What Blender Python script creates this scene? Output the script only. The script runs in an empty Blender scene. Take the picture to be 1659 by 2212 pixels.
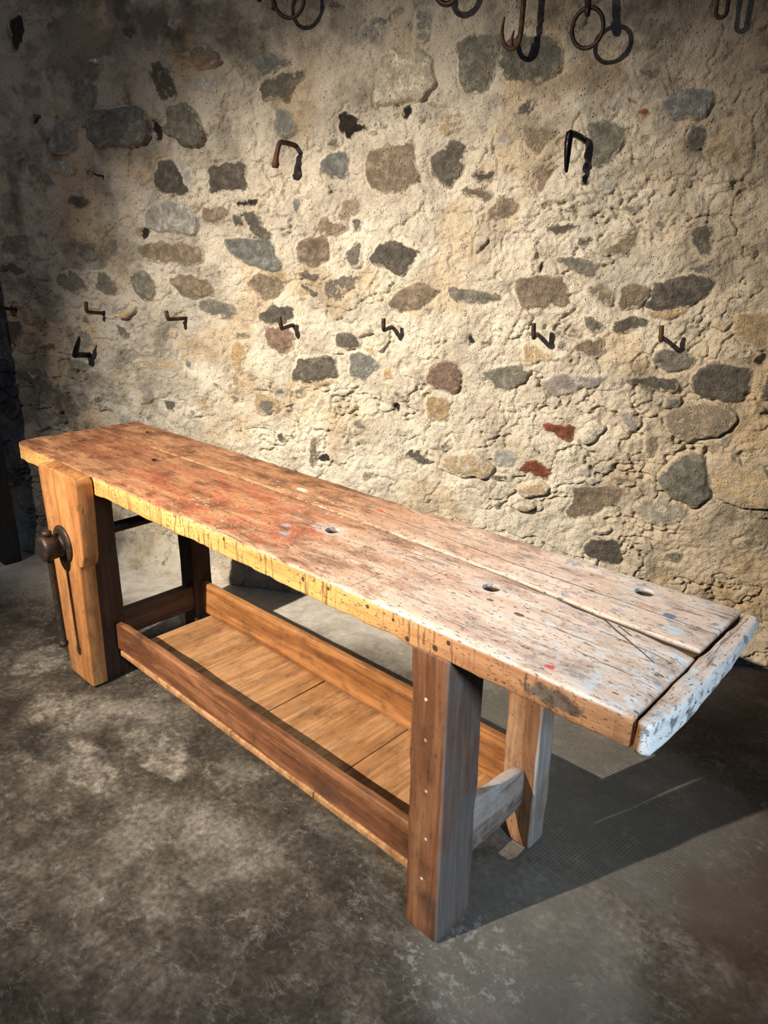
import bpy, bmesh, math
import numpy as np
from mathutils import Vector, Matrix, noise as mn

scene = bpy.context.scene
col = scene.collection

# ------------------------------------------------------------------ camera, world, lights
CAM_POS = Vector((2.9124, -1.0048, 1.5234))
YAW, PITCH, ROLL, FPX = 0.75258, 0.34431, 0.012025, 1563.0
fwd = Vector((-math.sin(YAW)*math.cos(PITCH), math.cos(YAW)*math.cos(PITCH), -math.sin(PITCH)))
rgt = Vector((math.cos(YAW), math.sin(YAW), 0))
upv = rgt.cross(fwd)
r2 = rgt*math.cos(ROLL) + upv*math.sin(ROLL)
u2 = upv*math.cos(ROLL) - rgt*math.sin(ROLL)
cam_data = bpy.data.cameras.new('camera')
cam_data.sensor_fit = 'VERTICAL'; cam_data.sensor_height = 24.0
cam_data.lens = FPX/2212*24.0
cam_data.clip_start = 0.05; cam_data.clip_end = 60
cam = bpy.data.objects.new('camera', cam_data); col.objects.link(cam)
M3 = Matrix((r2, u2, -fwd)).transposed()
cam.matrix_world = Matrix.Translation(CAM_POS) @ M3.to_4x4()
scene.camera = cam

scene.view_settings.view_transform = 'Standard'
scene.view_settings.look = 'None'
scene.view_settings.gamma = 1.0
scene.view_settings.exposure = 0.0
scene.view_settings.use_curve_mapping = False
scene.cycles.max_bounces = 6; scene.cycles.diffuse_bounces = 3

world = bpy.data.worlds.new('world'); scene.world = world; world.use_nodes = True
bg = world.node_tree.nodes['Background']
bg.inputs[0].default_value = (0.28, 0.55, 1.0, 1); bg.inputs[1].default_value = 0.075

def aim(o, target):
    d = Vector(target) - o.location
    o.rotation_euler = d.to_track_quat('-Z', 'Y').to_euler()

def spot(name, loc, target, power, color, angle, blend, radius):
    l = bpy.data.lights.new(name, 'SPOT'); l.energy = power; l.color = color
    l.spot_size = math.radians(angle); l.spot_blend = blend; l.shadow_soft_size = radius
    o = bpy.data.objects.new(name, l); col.objects.link(o); o.location = loc; aim(o, target)
    return o
LAMP = (0.98, -2.85, 2.88)
spot('ceiling_spot', LAMP, (1.12, 0.90, 0.58), 1680, (1.0, 0.885, 0.73), 54, 1.0, 0.022)
spot('wide_lamp_fill', (0.98, -2.87, 2.90), (1.3, 0.3, 0.6), 105, (1.0, 0.84, 0.66), 150, 1.0, 0.022)  # added wide fill beside the spot, brightens what its cone leaves dim
# daylight through an opening on the right, in front of the bench end
spot('daylight_opening', (5.2, -1.3, 2.5), (2.30, -0.20, 0.36), 600, (0.68, 0.85, 1.0), 37, 1.0, 0.30)

# ------------------------------------------------------------------ helpers
def tag(o, label=None, cat=None, group=None, kind=None):
    for k, v in (('label', label), ('category', cat), ('group', group), ('kind', kind)):
        if v: o[k] = v
    return o

def mesh_obj(name, bm, mat=None, parent=None, smooth=True):
    me = bpy.data.meshes.new(name)
    bmesh.ops.recalc_face_normals(bm, faces=bm.faces[:])
    bm.to_mesh(me); bm.free()
    if smooth:
        for p in me.polygons: p.use_smooth = True
    o = bpy.data.objects.new(name, me); col.objects.link(o)
    if mat: me.materials.append(mat)
    if parent: o.parent = parent
    return o

def empty(name, loc=(0, 0, 0)):
    o = bpy.data.objects.new(name, None); o.location = loc; o.empty_display_size = .1
    col.objects.link(o); return o

def sm(a, b, x):
    t = np.clip((x-a)/(b-a), 0, 1); return t*t*(3-2*t)

_rng = np.random.RandomState(7)
_LAT = _rng.rand(16, 256, 256).astype(np.float32)
def vn(x, y, f, seed=0):
    """value noise 0..1 on numpy arrays"""
    x = x*f + seed*17.31; y = y*f + seed*9.77
    xi = np.floor(x).astype(int); yi = np.floor(y).astype(int)
    fx = x-xi; fy = y-yi
    fx = fx*fx*(3-2*fx); fy = fy*fy*(3-2*fy)
    L = _LAT[seed % 16]
    a = L[xi % 256, yi % 256]; b = L[(xi+1) % 256, yi % 256]
    c = L[xi % 256, (yi+1) % 256]; d = L[(xi+1) % 256, (yi+1) % 256]
    return (a*(1-fx)+b*fx)*(1-fy) + (c*(1-fx)+d*fx)*fy
def fbm(x, y, f, o=4, seed=0, g=.5):
    s = 0; a = 1; t = 0
    for i in range(o):
        s = s + a*vn(x, y, f*2**i, seed+i*3); t += a; a *= g
    return s/t

class NT:
    """small wrapper for building node materials"""
    def __init__(s, name):
        s.m = bpy.data.materials.new(name); s.m.use_nodes = True
        s.t = s.m.node_tree; s.n = s.t.nodes; s.l = s.t.links
        s.b = s.n['Principled BSDF']
    def new(s, t, **kw):
        n = s.n.new(t)
        for k, v in kw.items(): setattr(n, k, v)
        return n
    def put(s, sock, v):
        if isinstance(v, bpy.types.NodeSocket): s.l.new(v, sock)
        elif isinstance(v, (int, float)) or len(v) == len(sock.default_value): sock.default_value = v
        else: sock.default_value = (*v, 1)
    def math(s, op, a, b=0.0, c=None, clamp=False):
        n = s.new('ShaderNodeMath', operation=op, use_clamp=clamp)
        s.put(n.inputs[0], a); s.put(n.inputs[1], b)
        if c is not None: s.put(n.inputs[2], c)
        return n.outputs[0]
    def mix(s, f, a, b, mode='MIX'):
        n = s.new('ShaderNodeMix', data_type='RGBA', blend_type=mode)
        s.put(n.inputs[0], f); s.put(n.inputs[6], a); s.put(n.inputs[7], b)
        return n.outputs[2]
    def step(s, x, lo, hi):
        n = s.new('ShaderNodeMapRange', interpolation_type='SMOOTHSTEP')
        s.put(n.inputs[0], x); s.put(n.inputs[1], lo); s.put(n.inputs[2], hi)
        return n.outputs[0]
    def coord(s, rand=False):
        c = s.new('ShaderNodeTexCoord').outputs['Object']
        if rand:
            oi = s.new('ShaderNodeObjectInfo')
            v = s.new('ShaderNodeVectorMath', operation='SCALE'); v.inputs[0].default_value = (13.1, 7.7, 19.3)
            s.l.new(oi.outputs['Random'], v.inputs['Scale'])
            a = s.new('ShaderNodeVectorMath', operation='ADD')
            s.l.new(c, a.inputs[0]); s.l.new(v.outputs[0], a.inputs[1]); c = a.outputs[0]
        return c
    def scale(s, v, sc):
        n = s.new('ShaderNodeVectorMath', operation='MULTIPLY')
        s.l.new(v, n.inputs[0]); n.inputs[1].default_value = sc; return n.outputs[0]
    def noise(s, v, sc, det=3, rough=.55, dist=0.0, color=False):
        n = s.new('ShaderNodeTexNoise'); s.l.new(v, n.inputs['Vector'])
        n.inputs['Scale'].default_value = sc; n.inputs['Detail'].default_value = det
        n.inputs['Roughness'].default_value = rough; n.inputs['Distortion'].default_value = dist
        return n.outputs['Color' if color else 'Fac']
    def voro(s, v, sc, feat='F1', out='Distance', rnd=1.0):
        n = s.new('ShaderNodeTexVoronoi', feature=feat); s.l.new(v, n.inputs['Vector'])
        n.inputs['Scale'].default_value = sc; n.inputs['Randomness'].default_value = rnd
        return n.outputs[out]
    def ramp(s, f, stops):
        n = s.new('ShaderNodeValToRGB'); s.l.new(f, n.inputs[0]); e = n.color_ramp.elements
        while len(e) < len(stops): e.new(.5)
        for k, (p, c) in enumerate(stops): e[k].position = p; e[k].color = (*c, 1)
        return n.outputs[0]
    def sep(s, v):
        n = s.new('ShaderNodeSeparateXYZ'); s.l.new(v, n.inputs[0]); return n.outputs
    def bump(s, h, strength, dist=.002):
        n = s.new('ShaderNodeBump'); s.l.new(h, n.inputs['Height'])
        n.inputs['Strength'].default_value = strength; n.inputs['Distance'].default_value = dist
        return n.outputs[0]
    def blob(s, xyz, cx, cy, rx, ry, nz=None, na=.4, ax=(0, 1)):
        """soft disc mask round a fixed place on the thing, edge broken up by noise"""
        dx = s.math('DIVIDE', s.math('SUBTRACT', xyz[ax[0]], cx), rx)
        dy = s.math('DIVIDE', s.math('SUBTRACT', xyz[ax[1]], cy), ry)
        r = s.math('SQRT', s.math('ADD', s.math('MULTIPLY', dx, dx), s.math('MULTIPLY', dy, dy)))
        if nz is not None: r = s.math('ADD', r, s.math('MULTIPLY', s.math('SUBTRACT', nz, .5), na*2))
        return s.math('SUBTRACT', 1.0, s.step(r, .75, 1.1))
    def segment(s, xyz, x0, y0, x1, y1, w):
        """thin scratch between two fixed points in the x,y plane"""
        L = math.hypot(x1-x0, y1-y0); ux, uy = (x1-x0)/L, (y1-y0)/L
        dx = s.math('SUBTRACT', xyz[0], x0); dy = s.math('SUBTRACT', xyz[1], y0)
        t = s.math('ADD', s.math('MULTIPLY', dx, ux), s.math('MULTIPLY', dy, uy))
        q = s.math('ABSOLUTE', s.math('SUBTRACT', s.math('MULTIPLY', dx, uy), s.math('MULTIPLY', dy, ux)))
        on = s.math('MULTIPLY', s.math('GREATER_THAN', t, 0.0), s.math('LESS_THAN', t, L))
        return s.math('MULTIPLY', on, s.math('SUBTRACT', 1.0, s.step(q, w*.4, w)))
    def mx(s, *a):
        r = a[0]
        for b in a[1:]: r = s.math('MAXIMUM', r, b)
        return r
    def done(s, color, rough, normal=None, spec=.35, metal=0.0):
        s.put(s.b.inputs['Base Color'], color); s.put(s.b.inputs['Roughness'], rough)
        s.b.inputs['Specular IOR Level'].default_value = spec; s.b.inputs['Metallic'].default_value = metal
        if normal is not None: s.l.new(normal, s.b.inputs['Normal'])
        return s.m

# ------------------------------------------------------------------ materials
def wall_mat():
    k = NT('rubble_wall'); c = k.coord()
    at = k.new('ShaderNodeAttribute', attribute_name='stone')
    mo = k.new('ShaderNodeAttribute', attribute_name='mortar')
    n1 = k.noise(c, 9, 5, .6); n2 = k.noise(c, 60, 4, .65); n3 = k.noise(c, 190, 3, .6); n4 = k.noise(c, 28, 4, .6)
    a = k.math('ADD', at.outputs['Alpha'], k.math('MULTIPLY', k.math('SUBTRACT', k.math('ADD', k.math('MULTIPLY', n4, .5), k.math('MULTIPLY', n2, .5)), .5), 1.7))
    f = k.step(a, .38, .66)
    mort = k.mix(1, mo.outputs['Color'], k.ramp(n1, [(.3, (.68, .66, .64)), (.47, (.95, .93, .90)), (.72, (1.08, 1.08, 1.08))]), 'MULTIPLY')
    grit = k.ramp(n3, [(.28, (.45, .42, .38)), (.42, (.94, .94, .94)), (.7, (1.08, 1.08, 1.08))])
    mort = k.mix(.75, mort, grit, 'MULTIPLY')
    st = k.mix(1, at.outputs['Color'], k.ramp(n4, [(.25, (.5, .5, .5)), (.5, (1, 1, 1)), (.75, (1.9, 1.85, 1.75))]), 'MULTIPLY')
    st = k.mix(.6, st, k.ramp(n2, [(.3, (.6, .6, .6)), (.7, (1.4, 1.4, 1.4))]), 'MULTIPLY')
    colr = k.mix(f, mort, st)
    pits = k.math('SUBTRACT', 1.0, k.step(k.voro(c, 85), .05, .35))
    pits = k.math('MULTIPLY', pits, k.step(n4, .45, .62))
    colr = k.mix(k.math('MULTIPLY', pits, .35), colr, (.10, .085, .065))
    h = k.math('ADD', k.math('MULTIPLY', n2, .9), k.math('MULTIPLY', n3, .55))
    h = k.math('ADD', h, k.math('MULTIPLY', n4, .9))
    h = k.math('SUBTRACT', h, k.math('MULTIPLY', pits, .6))
    return k.done(colr, .95, k.bump(h, .85, .011), .15)

def floor_mat():
    k = NT('worn_concrete_floor'); c = k.coord(); xyz = k.sep(c)
    n1 = k.noise(c, 1.9, 5, .62, .6); n2 = k.noise(c, 9, 5, .65); n3 = k.noise(c, 60, 4, .6); n4 = k.noise(c, 4.2, 6, .7, .5)
    n5 = k.noise(c, 16, 6, .75, .4); n6 = k.noise(c, 34, 6, .75)
    mixn = k.math('ADD', k.math('MULTIPLY', n1, .5), k.math('MULTIPLY', n4, .5))
    colr = k.ramp(mixn, [(.38, (.022, .017, .012)), (.47, (.046, .036, .026)), (.54, (.078, .063, .048)), (.62, (.155, .132, .106))])
    # pale spilt-lime stains by the vise leg, dark oil marks under the tray
    pale = k.mx(k.blob(xyz, .62, -.22, .16, .10, n4, 1.1), k.blob(xyz, .95, -.28, .22, .07, n4, 1.1), k.blob(xyz, 1.05, -.08, .18, .07, n4, 1.0), k.blob(xyz, .25, -.12, .12, .10, n4, 1.1))
    colr = k.mix(k.math('MULTIPLY', pale, .75), colr, k.mix(k.step(n5, .40, .62), (.11, .09, .07), (.27, .235, .19)))
    oil = k.mx(k.blob(xyz, 1.72, -.02, .10, .06, n4, 1.1), k.blob(xyz, 1.95, .0, .16, .10, n4, .9), k.blob(xyz, 1.15, .0, .04, .03, n4, .8), k.blob(xyz, .75, -.32, .15, .07, n4, .9))
    colr = k.mix(k.math('MULTIPLY', oil, .7), colr, (.028, .023, .018))
    colr = k.mix(k.math('MULTIPLY', k.step(n5, .55, .68), .45), colr, (.17, .148, .122))
    colr = k.mix(k.math('MULTIPLY', k.step(k.noise(k.scale(c, (1, 1.6, 1)), 3.1, 5, .7, .8), .55, .66), .55), colr, (.034, .029, .023))
    # fine light scuffs
    va = k.math('ABSOLUTE', k.math('SUBTRACT', k.noise(k.scale(c, (1.0, 2.0, 1)), 7, 5, .65, .8), .5))
    scuff = k.math('MULTIPLY', k.math('SUBTRACT', 1.0, k.step(va, .0, .02)), k.step(n5, .42, .6))
    colr = k.mix(k.math('MULTIPLY', scuff, .22), colr, (.36, .33, .29))
    flk = k.step(n6, .66, .72); colr = k.mix(k.math('MULTIPLY', flk, .55), colr, (.42, .38, .33))
    dk = k.step(k.noise(k.scale(c, (1.3, 1, 1)), 27, 5, .7), .62, .70); colr = k.mix(k.math('MULTIPLY', dk, .6), colr, (.025, .02, .017))
    colr = k.mix(.9, colr, k.ramp(n2, [(.25, (.45, .45, .45)), (.5, (1, 1, 1)), (.75, (1.6, 1.6, 1.6))]), 'MULTIPLY')
    colr = k.mix(.9, colr, k.ramp(n3, [(.3, (.5, .5, .5)), (.7, (1.5, 1.5, 1.5))]), 'MULTIPLY')
    # pale lime dust along the foot of the wall
    dw = k.math('SUBTRACT', k.math('ADD', .76, k.math('MULTIPLY', xyz[0], .477)), xyz[1])
    dn = k.math('ADD', dw, k.math('MULTIPLY', k.math('SUBTRACT', n4, .5), .5))
    dust = k.math('SUBTRACT', 1.0, k.step(dn, .18, .62))
    dust = k.math('MULTIPLY', dust, k.math('SUBTRACT', 1.0, k.step(xyz[0], 1.8, 2.5)))
    colr = k.mix(k.math('MULTIPLY', dust, .92), colr, k.mix(1, (.60, .56, .50), k.ramp(n5, [(.3, (.7, .7, .7)), (.6, (1.1, 1.1, 1.1))]), 'MULTIPLY'))
    # paler patches beside and under the right end of the bench, with the print of a woven mesh
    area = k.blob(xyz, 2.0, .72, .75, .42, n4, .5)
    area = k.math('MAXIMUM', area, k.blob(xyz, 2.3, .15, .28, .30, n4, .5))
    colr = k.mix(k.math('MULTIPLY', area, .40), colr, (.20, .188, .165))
    wv = k.new('ShaderNodeVectorRotate', rotation_type='Z_AXIS'); k.l.new(c, wv.inputs['Vector']); wv.inputs['Angle'].default_value = .12
    wx = k.sep(wv.outputs[0])
    gx = k.math('SINE', k.math('MULTIPLY', wx[0], 2*math.pi/.0095)); gy = k.math('SINE', k.math('MULTIPLY', wx[1], 2*math.pi/.0115))
    mesh = k.math('MAXIMUM', gx, gy)
    print_ = k.math('MULTIPLY', k.blob(xyz, 2.02, .68, .62, .36, n2, .5), k.step(n2, .36, .56))
    lines = k.math('MULTIPLY', k.step(mesh, .3, .9), print_)
    colr = k.mix(k.math('MULTIPLY', k.math('SUBTRACT', print_, lines), .6), colr, (.075, .068, .058))
    # crumbs of white lime near the front leg and rusty tint at the front right
    crumbs = k.math('MULTIPLY', k.step(n6, .52, .60), k.blob(xyz, 2.22, .02, .14, .16, n2, .9))
    colr = k.mix(k.math('MULTIPLY', crumbs, .5), colr, (.30, .30, .29))
    colr = k.mix(k.math('MULTIPLY', k.blob(xyz, 2.95, .55, .45, .5, n4, .5), .5), colr, (.075, .042, .021))
    h = k.math('ADD', k.math('MULTIPLY', n2, .6), k.math('MULTIPLY', n3, .3))
    h = k.math('ADD', h, k.math('MULTIPLY', lines, .5))
    rough = k.math('ADD', .5, k.math('MULTIPLY', n2, .4))
    return k.done(colr, rough, k.bump(h, .5, .004), .3)

def wood(name, axis, dark, mid, light, bands=.5, specks=.4, rough=.6, stain=(.05, .03, .02), stain_amt=.5, worn=None, side=None):
    k = NT(name); c = k.coord(True)
    long_ = {0: (.7, 9, 9), 1: (9, .7, 9), 2: (9, 9, .7)}[axis]
    fine_ = {0: (3, 60, 60), 1: (60, 3, 60), 2: (60, 60, 3)}[axis]
    cl = k.scale(c, long_); cf = k.scale(c, fine_)
    n1 = k.noise(cl, 1.6, 5, .6, 1.0); n2 = k.noise(cf, 1.5, 4, .6); n3 = k.noise(c, 6, 5, .6)
    w = k.math('SINE', k.math('MULTIPLY', n1, 38))
    g = k.math('ADD', n1, k.math('MULTIPLY', w, .06*bands))
    colr = k.ramp(g, [(.32, dark), (.5, mid), (.68, light)])
    colr = k.mix(.7, colr, k.ramp(n2, [(.3, (.62, .58, .55)), (.5, (1, 1, 1)), (.75, (1.2, 1.2, 1.2))]), 'MULTIPLY')
    colr = k.mix(k.math('MULTIPLY', k.step(n3, .54, .72), stain_amt), colr, stain)
    n4 = k.noise(k.scale(c, {0: (.5, 1, 1), 1: (1, .5, 1), 2: (1, 1, .5)}[axis]), 22, 6, .75)
    colr = k.mix(.85, colr, k.ramp(n4, [(.28, (.42, .38, .36)), (.48, (1, 1, 1)), (.72, (1.35, 1.32, 1.25))]), 'MULTIPLY')
    fk = k.step(k.noise(k.scale(c, {0: (.3, 1, 1), 1: (1, .3, 1), 2: (1, 1, .3)}[axis]), 70, 3, .6), .66, .72)
    colr = k.mix(k.math('MULTIPLY', fk, specks), colr, (.025, .015, .01))
    sp = k.math('SUBTRACT', 1.0, k.step(k.voro(k.scale(c, {0: (.4, 1, 1), 1: (1, .4, 1), 2: (1, 1, .4)}[axis]), 60), .06, .2))
    sp = k.math('MULTIPLY', sp, k.step(k.noise(c, 14, 3), .52, .62))
    colr = k.mix(k.math('MULTIPLY', sp, specks), colr, (.02, .013, .01))
    if worn: colr = k.mix(k.math('MULTIPLY', k.step(k.noise(c, 5, 5, .7), .45, .6), .8), colr, worn)
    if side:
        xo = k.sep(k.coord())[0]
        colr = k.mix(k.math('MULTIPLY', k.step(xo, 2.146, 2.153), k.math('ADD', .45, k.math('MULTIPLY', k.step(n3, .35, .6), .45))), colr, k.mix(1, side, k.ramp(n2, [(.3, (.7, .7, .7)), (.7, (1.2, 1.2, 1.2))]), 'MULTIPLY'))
    h = k.math('ADD', k.math('MULTIPLY', n2, .7), k.math('MULTIPLY', n1, .4))
    h = k.math('SUBTRACT', h, sp)
    return k.done(colr, rough, k.bump(h, .45, .003), .35)

def top_mat(name, end=False):
    """scarred bench top: brown at the vise end, paint-stained in the middle, bleached and paint-crusted at the free end"""
    k = NT(name); c = k.coord(); xyz = k.sep(c); X, Y, Z = xyz[0], xyz[1], xyz[2]
    sl = k.scale(c, (1, 1, 1)) if not end else None
    cl = k.scale(c, (.8, 10, 10) if not end else (10, .8, 10)); cf = k.scale(c, (4, 75, 75) if not end else (75, 4, 75))
    n1 = k.noise(cl, 1.5, 5, .62, 1.2); n2 = k.noise(cf, 1.5, 4, .6)
    n3 = k.noise(k.scale(c, (1, 2.2, 2.2)), 4.5, 6, .68, .6); n4 = k.noise(c, 26, 5, .65); n5 = k.noise(k.scale(c, (1, 2.5, 2.5)), 11, 6, .7)
    up = k.step(Z, .810, .8180)                       # worn upper face, the front edge is cleaner
    if not end: up = k.math('MAXIMUM', up, k.step(Y, .007, .014))
    bleach = k.step(k.math('ADD', X, k.math('MULTIPLY', k.math('SUBTRACT', n3, .5), 1.0)), 1.25, 2.35)
    if end: bleach = k.math('ADD', bleach, 1.0, clamp=True)
    n6 = k.noise(k.scale(c, (1, 2.0, 2.0) if not end else (2, 1, 2)), 7.5, 8, .74, .3)
    warm = k.ramp(n1, [(.3, (.25, .105, .048)), (.5, (.43, .205, .10)), (.7, (.58, .32, .17))])
    pale = k.ramp(n1, [(.3, (.62, .44, .34)), (.5, (.78, .61, .50)), (.7, (.86, .74, .66))])
    topc = k.mix(bleach, warm, pale)
    # brown soaked patches, heaviest towards the vise
    soak = k.step(n6, .46, .64)
    topc = k.mix(k.math('MULTIPLY', soak, k.math('SUBTRACT', .85, k.math('MULTIPLY', bleach, .35))), topc, k.mix(bleach, (.125, .048, .022), (.30, .155, .095)))
    topc = k.mix(k.math('MULTIPLY', k.step(k.math('SUBTRACT', 1.0, X), .0, .9), k.math('MULTIPLY', k.step(n3, .36, .60), .72)), topc, (.15, .052, .026))
    topc = k.mix(k.math('MULTIPLY', k.step(n5, .55, .66), .6), topc, k.mix(bleach, (.085, .042, .028), (.20, .15, .14)))
    # red paint haze and flecks in the middle
    redz = k.mx(k.blob(xyz, 1.12, .16, .48, .18, n3, .8), k.math('MULTIPLY', k.blob(xyz, .35, .22, .25, .10, n3, .8), .5))
    topc = k.mix(k.math('MULTIPLY', redz, k.math('MULTIPLY', k.step(n5, .42, .64), .6)), topc, (.50, .115, .06))
    wz = k.mx(k.blob(xyz, 1.22, .11, .22, .08, n3, .9), k.math('MULTIPLY', k.blob(xyz, 1.35, .36, .35, .09, n3, .9), .8), k.math('MULTIPLY', k.step(X, 1.0, 2.2), .6))
    wfl = k.math('MULTIPLY', wz, k.step(k.noise(k.scale(c, (.8, 1.3, 1)), 58, 5, .7), .60, .65))
    topc = k.mix(k.math('MULTIPLY', wfl, .85), topc, (.80, .75, .70))
    # bluish white paint crust at the free end
    crz = k.mx(k.blob(xyz, 2.50, .19, .11, .10, n4, .9), k.blob(xyz, 2.50, .05, .13, .07, n4, .9), k.math('MULTIPLY', k.step(X, 1.9, 2.5), .45))
    crust = k.math('MULTIPLY', crz, k.step(n4, .47, .60))
    topc = k.mix(k.math('MULTIPLY', crust, .85), topc, (.70, .74, .76))
    blue = k.math('MULTIPLY', k.step(X, 1.3, 2.0), k.step(k.noise(c, 17, 4), .62, .68))
    topc = k.mix(k.math('MULTIPLY', blue, .55), topc, (.25, .28, .36))
    # grey washes round the dog holes
    for (hx, hy) in ((1.575, .222), (2.087, .232), (2.342, .455)):
        topc = k.mix(k.math('MULTIPLY', k.blob(xyz, hx-.01, hy, .06, .035, n4, 1.2), .45), topc, (.62, .58, .56))
    # clean yellow-orange edge with dark cross scratches
    sv = k.noise(k.scale(c, (75, 75, 7)), 1.2, 3, .6)
    dens = k.step(k.noise(k.scale(c, (1, 1, .3)), 7, 3), .36, .52)
    vs = k.math('MULTIPLY', k.step(sv, .53, .60), dens)
    edge = k.ramp(n1, [(.3, (.42, .19, .055)), (.5, (.60, .33, .105)), (.7, (.72, .44, .16))])
    edge = k.mix(k.step(X, 1.75, 2.2), edge, k.ramp(n1, [(.3, (.24, .10, .04)), (.5, (.42, .20, .09)), (.7, (.56, .30, .15))]))
    edge = k.mix(k.math('MULTIPLY', vs, .75), edge, (.11, .05, .022))
    edge = k.mix(k.math('MULTIPLY', k.step(n3, .56, .70), .5), edge, (.22, .085, .03))
    smear = k.blob(xyz, 2.385, .786, .062, .020, n4, .7, (0, 2))
    edge = k.mix(k.math('MULTIPLY', smear, .85), edge, k.ramp(n4, [(.4, (.035, .03, .026)), (.6, (.13, .115, .095))]))
    for (ex, ez, er) in ((1.713, .797, .006), (1.927, .801, .0055), (2.044, .768, .007), (2.117, .776, .008), (2.15, .801, .006), (1.392, .806, .005), (1.80, .80, .005), (2.0, .795, .004)):
        edge = k.mix(k.math('MULTIPLY', k.blob(xyz, ex, ez, er, er, n4, .3, (0, 2)), .9), edge, (.03, .015, .01))
    if end: edge = k.mix(k.step(X, 2.545, 2.553), edge, k.mix(k.math('MULTIPLY', k.step(n4, .53, .62), .8), (.80, .79, .78), (.11, .11, .115)))
    colr = k.mix(up, edge, topc)
    if not end: colr = k.mix(k.math('MULTIPLY', k.math('SUBTRACT', 1.0, k.step(Z, .808, .8165)), k.step(Y, .012, .018)), colr, (.045, .030, .022))  # shade painted into the dog holes, the plank gap and its arris
    # worm holes, nicks and pits everywhere, drawn out along the grain
    cs = k.scale(c, (.38, 1, 1) if not end else (1, .38, 1))
    sp = k.math('SUBTRACT', 1.0, k.step(k.voro(cs, 150), .08, .22))
    sp = k.math('MULTIPLY', sp, k.step(k.noise(c, 9, 4), .44, .58))
    sp2 = k.math('MULTIPLY', k.math('SUBTRACT', 1.0, k.step(k.voro(cs, 48), .03, .11)), k.step(k.noise(c, 6, 3), .48, .58))
    gr = k.step(k.noise(k.scale(c, (9, 150, 9) if not end else (150, 9, 9)), 1, 3, .6), .58, .66)
    gr = k.math('MULTIPLY', gr, k.math('MULTIPLY', k.step(n3, .42, .55), up))
    ca = k.scale(c, (.36, 1, 1) if not end else (1, .36, 1))
    f1 = k.math('MULTIPLY', k.step(k.noise(ca, 150, 4, .65), .60, .65), k.step(k.noise(c, 5, 4), .30, .46))
    f2 = k.math('MULTIPLY', k.step(k.noise(ca, 62, 5, .7), .655, .70), .9)
    sp = k.mx(sp, f1, f2)
    sp = k.mx(sp, sp2, k.math('MULTIPLY', gr, .8))
    if not end:
        cr = [(1.338, .407, 1.68, .407, .0012), (1.68, .407, 1.882, .394, .0016), (1.882, .394, 2.039, .384, .0022), (2.039, .384, 2.22, .381, .0022), (2.22, .381, 2.53, .372, .0018),
              (2.334, .276, 2.416, .226, .0035), (2.416, .226, 2.486, .183, .0025), (2.373, .268, 2.409, .249, .0025), (2.36, .225, 2.50, .21, .0015),
              (1.037, .012, 1.032, .265, .0010), (1.427, .010, 1.442, .183, .0010), (1.855, .02, 1.854, .105, .0013), (.82, .01, .815, .10, .001), (1.95, .18, 1.955, .24, .001)]
        sc = k.mx(*[k.segment(xyz, *q) for q in cr])
        sp = k.mx(sp, k.math('MULTIPLY', sc, up))
    colr = k.mix(k.math('MULTIPLY', sp, .82), colr, (.045, .030, .026))
    for (rx, ry, rr, cc) in ((2.352, .035, .011, (.75, .05, .05)), (2.27, .175, .010, (.80, .80, .82)), (2.427, .383, .013, (.10, .18, .33)), (2.46, .33, .02, (.6, .72, .80)), (2.201, .166, .010, (.06, .03, .025)),
                             (2.12, .18, .010, (.10, .05, .04)), (2.40, .14, .010, (.66, .70, .74)), (1.50, .12, .016, (.32, .34, .46)), (1.46, .16, .014, (.36, .34, .44)), (1.25, .395, .02, (.80, .74, .66)), (1.55, .43, .012, (.55, .10, .06))):
        colr = k.mix(k.math('MULTIPLY', k.blob(xyz, rx, ry, rr*1.2, rr*.7, n4, 1.0), .85), colr, cc)
    h = k.math('ADD', k.math('MULTIPLY', n2, .5), k.math('MULTIPLY', n5, .5))
    h = k.math('ADD', h, k.math('MULTIPLY', crust, .35)); h = k.math('SUBTRACT', h, k.math('MULTIPLY', sp, 1.0))
    return k.done(colr, k.math('ADD', .48, k.math('MULTIPLY', n5, .25)), k.bump(h, .6, .003), .35)

def iron(name, base, rust, rough=.55, metal=.6):
    k = NT(name); c = k.coord(True); n = k.noise(c, 45, 5, .65); n2 = k.noise(c, 160, 3)
    colr = k.mix(k.step(n, .42, .62), base, rust)
    return k.done(colr, rough, k.bump(k.math('ADD', n, n2), .5, .0015), .4, metal)

M_WALL = wall_mat(); M_FLOOR = floor_mat()
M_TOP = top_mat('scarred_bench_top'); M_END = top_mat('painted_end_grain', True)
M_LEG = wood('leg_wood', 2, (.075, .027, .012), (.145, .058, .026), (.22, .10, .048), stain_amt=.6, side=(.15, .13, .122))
M_LEGD = wood('shaded_leg_wood', 2, (.020, .009, .005), (.036, .016, .008), (.06, .028, .013))  # near-black copy of leg wood, the left legs' shade put into its colour
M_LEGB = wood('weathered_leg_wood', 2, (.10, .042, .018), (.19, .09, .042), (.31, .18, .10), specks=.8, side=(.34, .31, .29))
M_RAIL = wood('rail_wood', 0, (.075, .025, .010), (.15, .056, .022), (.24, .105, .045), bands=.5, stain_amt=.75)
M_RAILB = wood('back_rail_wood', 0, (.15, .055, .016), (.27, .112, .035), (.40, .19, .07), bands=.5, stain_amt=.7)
M_STR = wood('worn_stretcher_wood', 1, (.16, .12, .10), (.28, .225, .19), (.42, .36, .33), worn=(.40, .37, .36), stain_amt=.3)
M_STRD = wood('shaded_stretcher_wood', 1, (.028, .012, .006), (.05, .021, .010), (.08, .035, .016))  # left stretcher's shade put into the colour of this darker copy
M_TRAY = wood('tray_board_wood', 1, (.26, .125, .05), (.34, .175, .075), (.42, .235, .115), bands=.9, specks=.2, stain_amt=.25)
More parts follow.
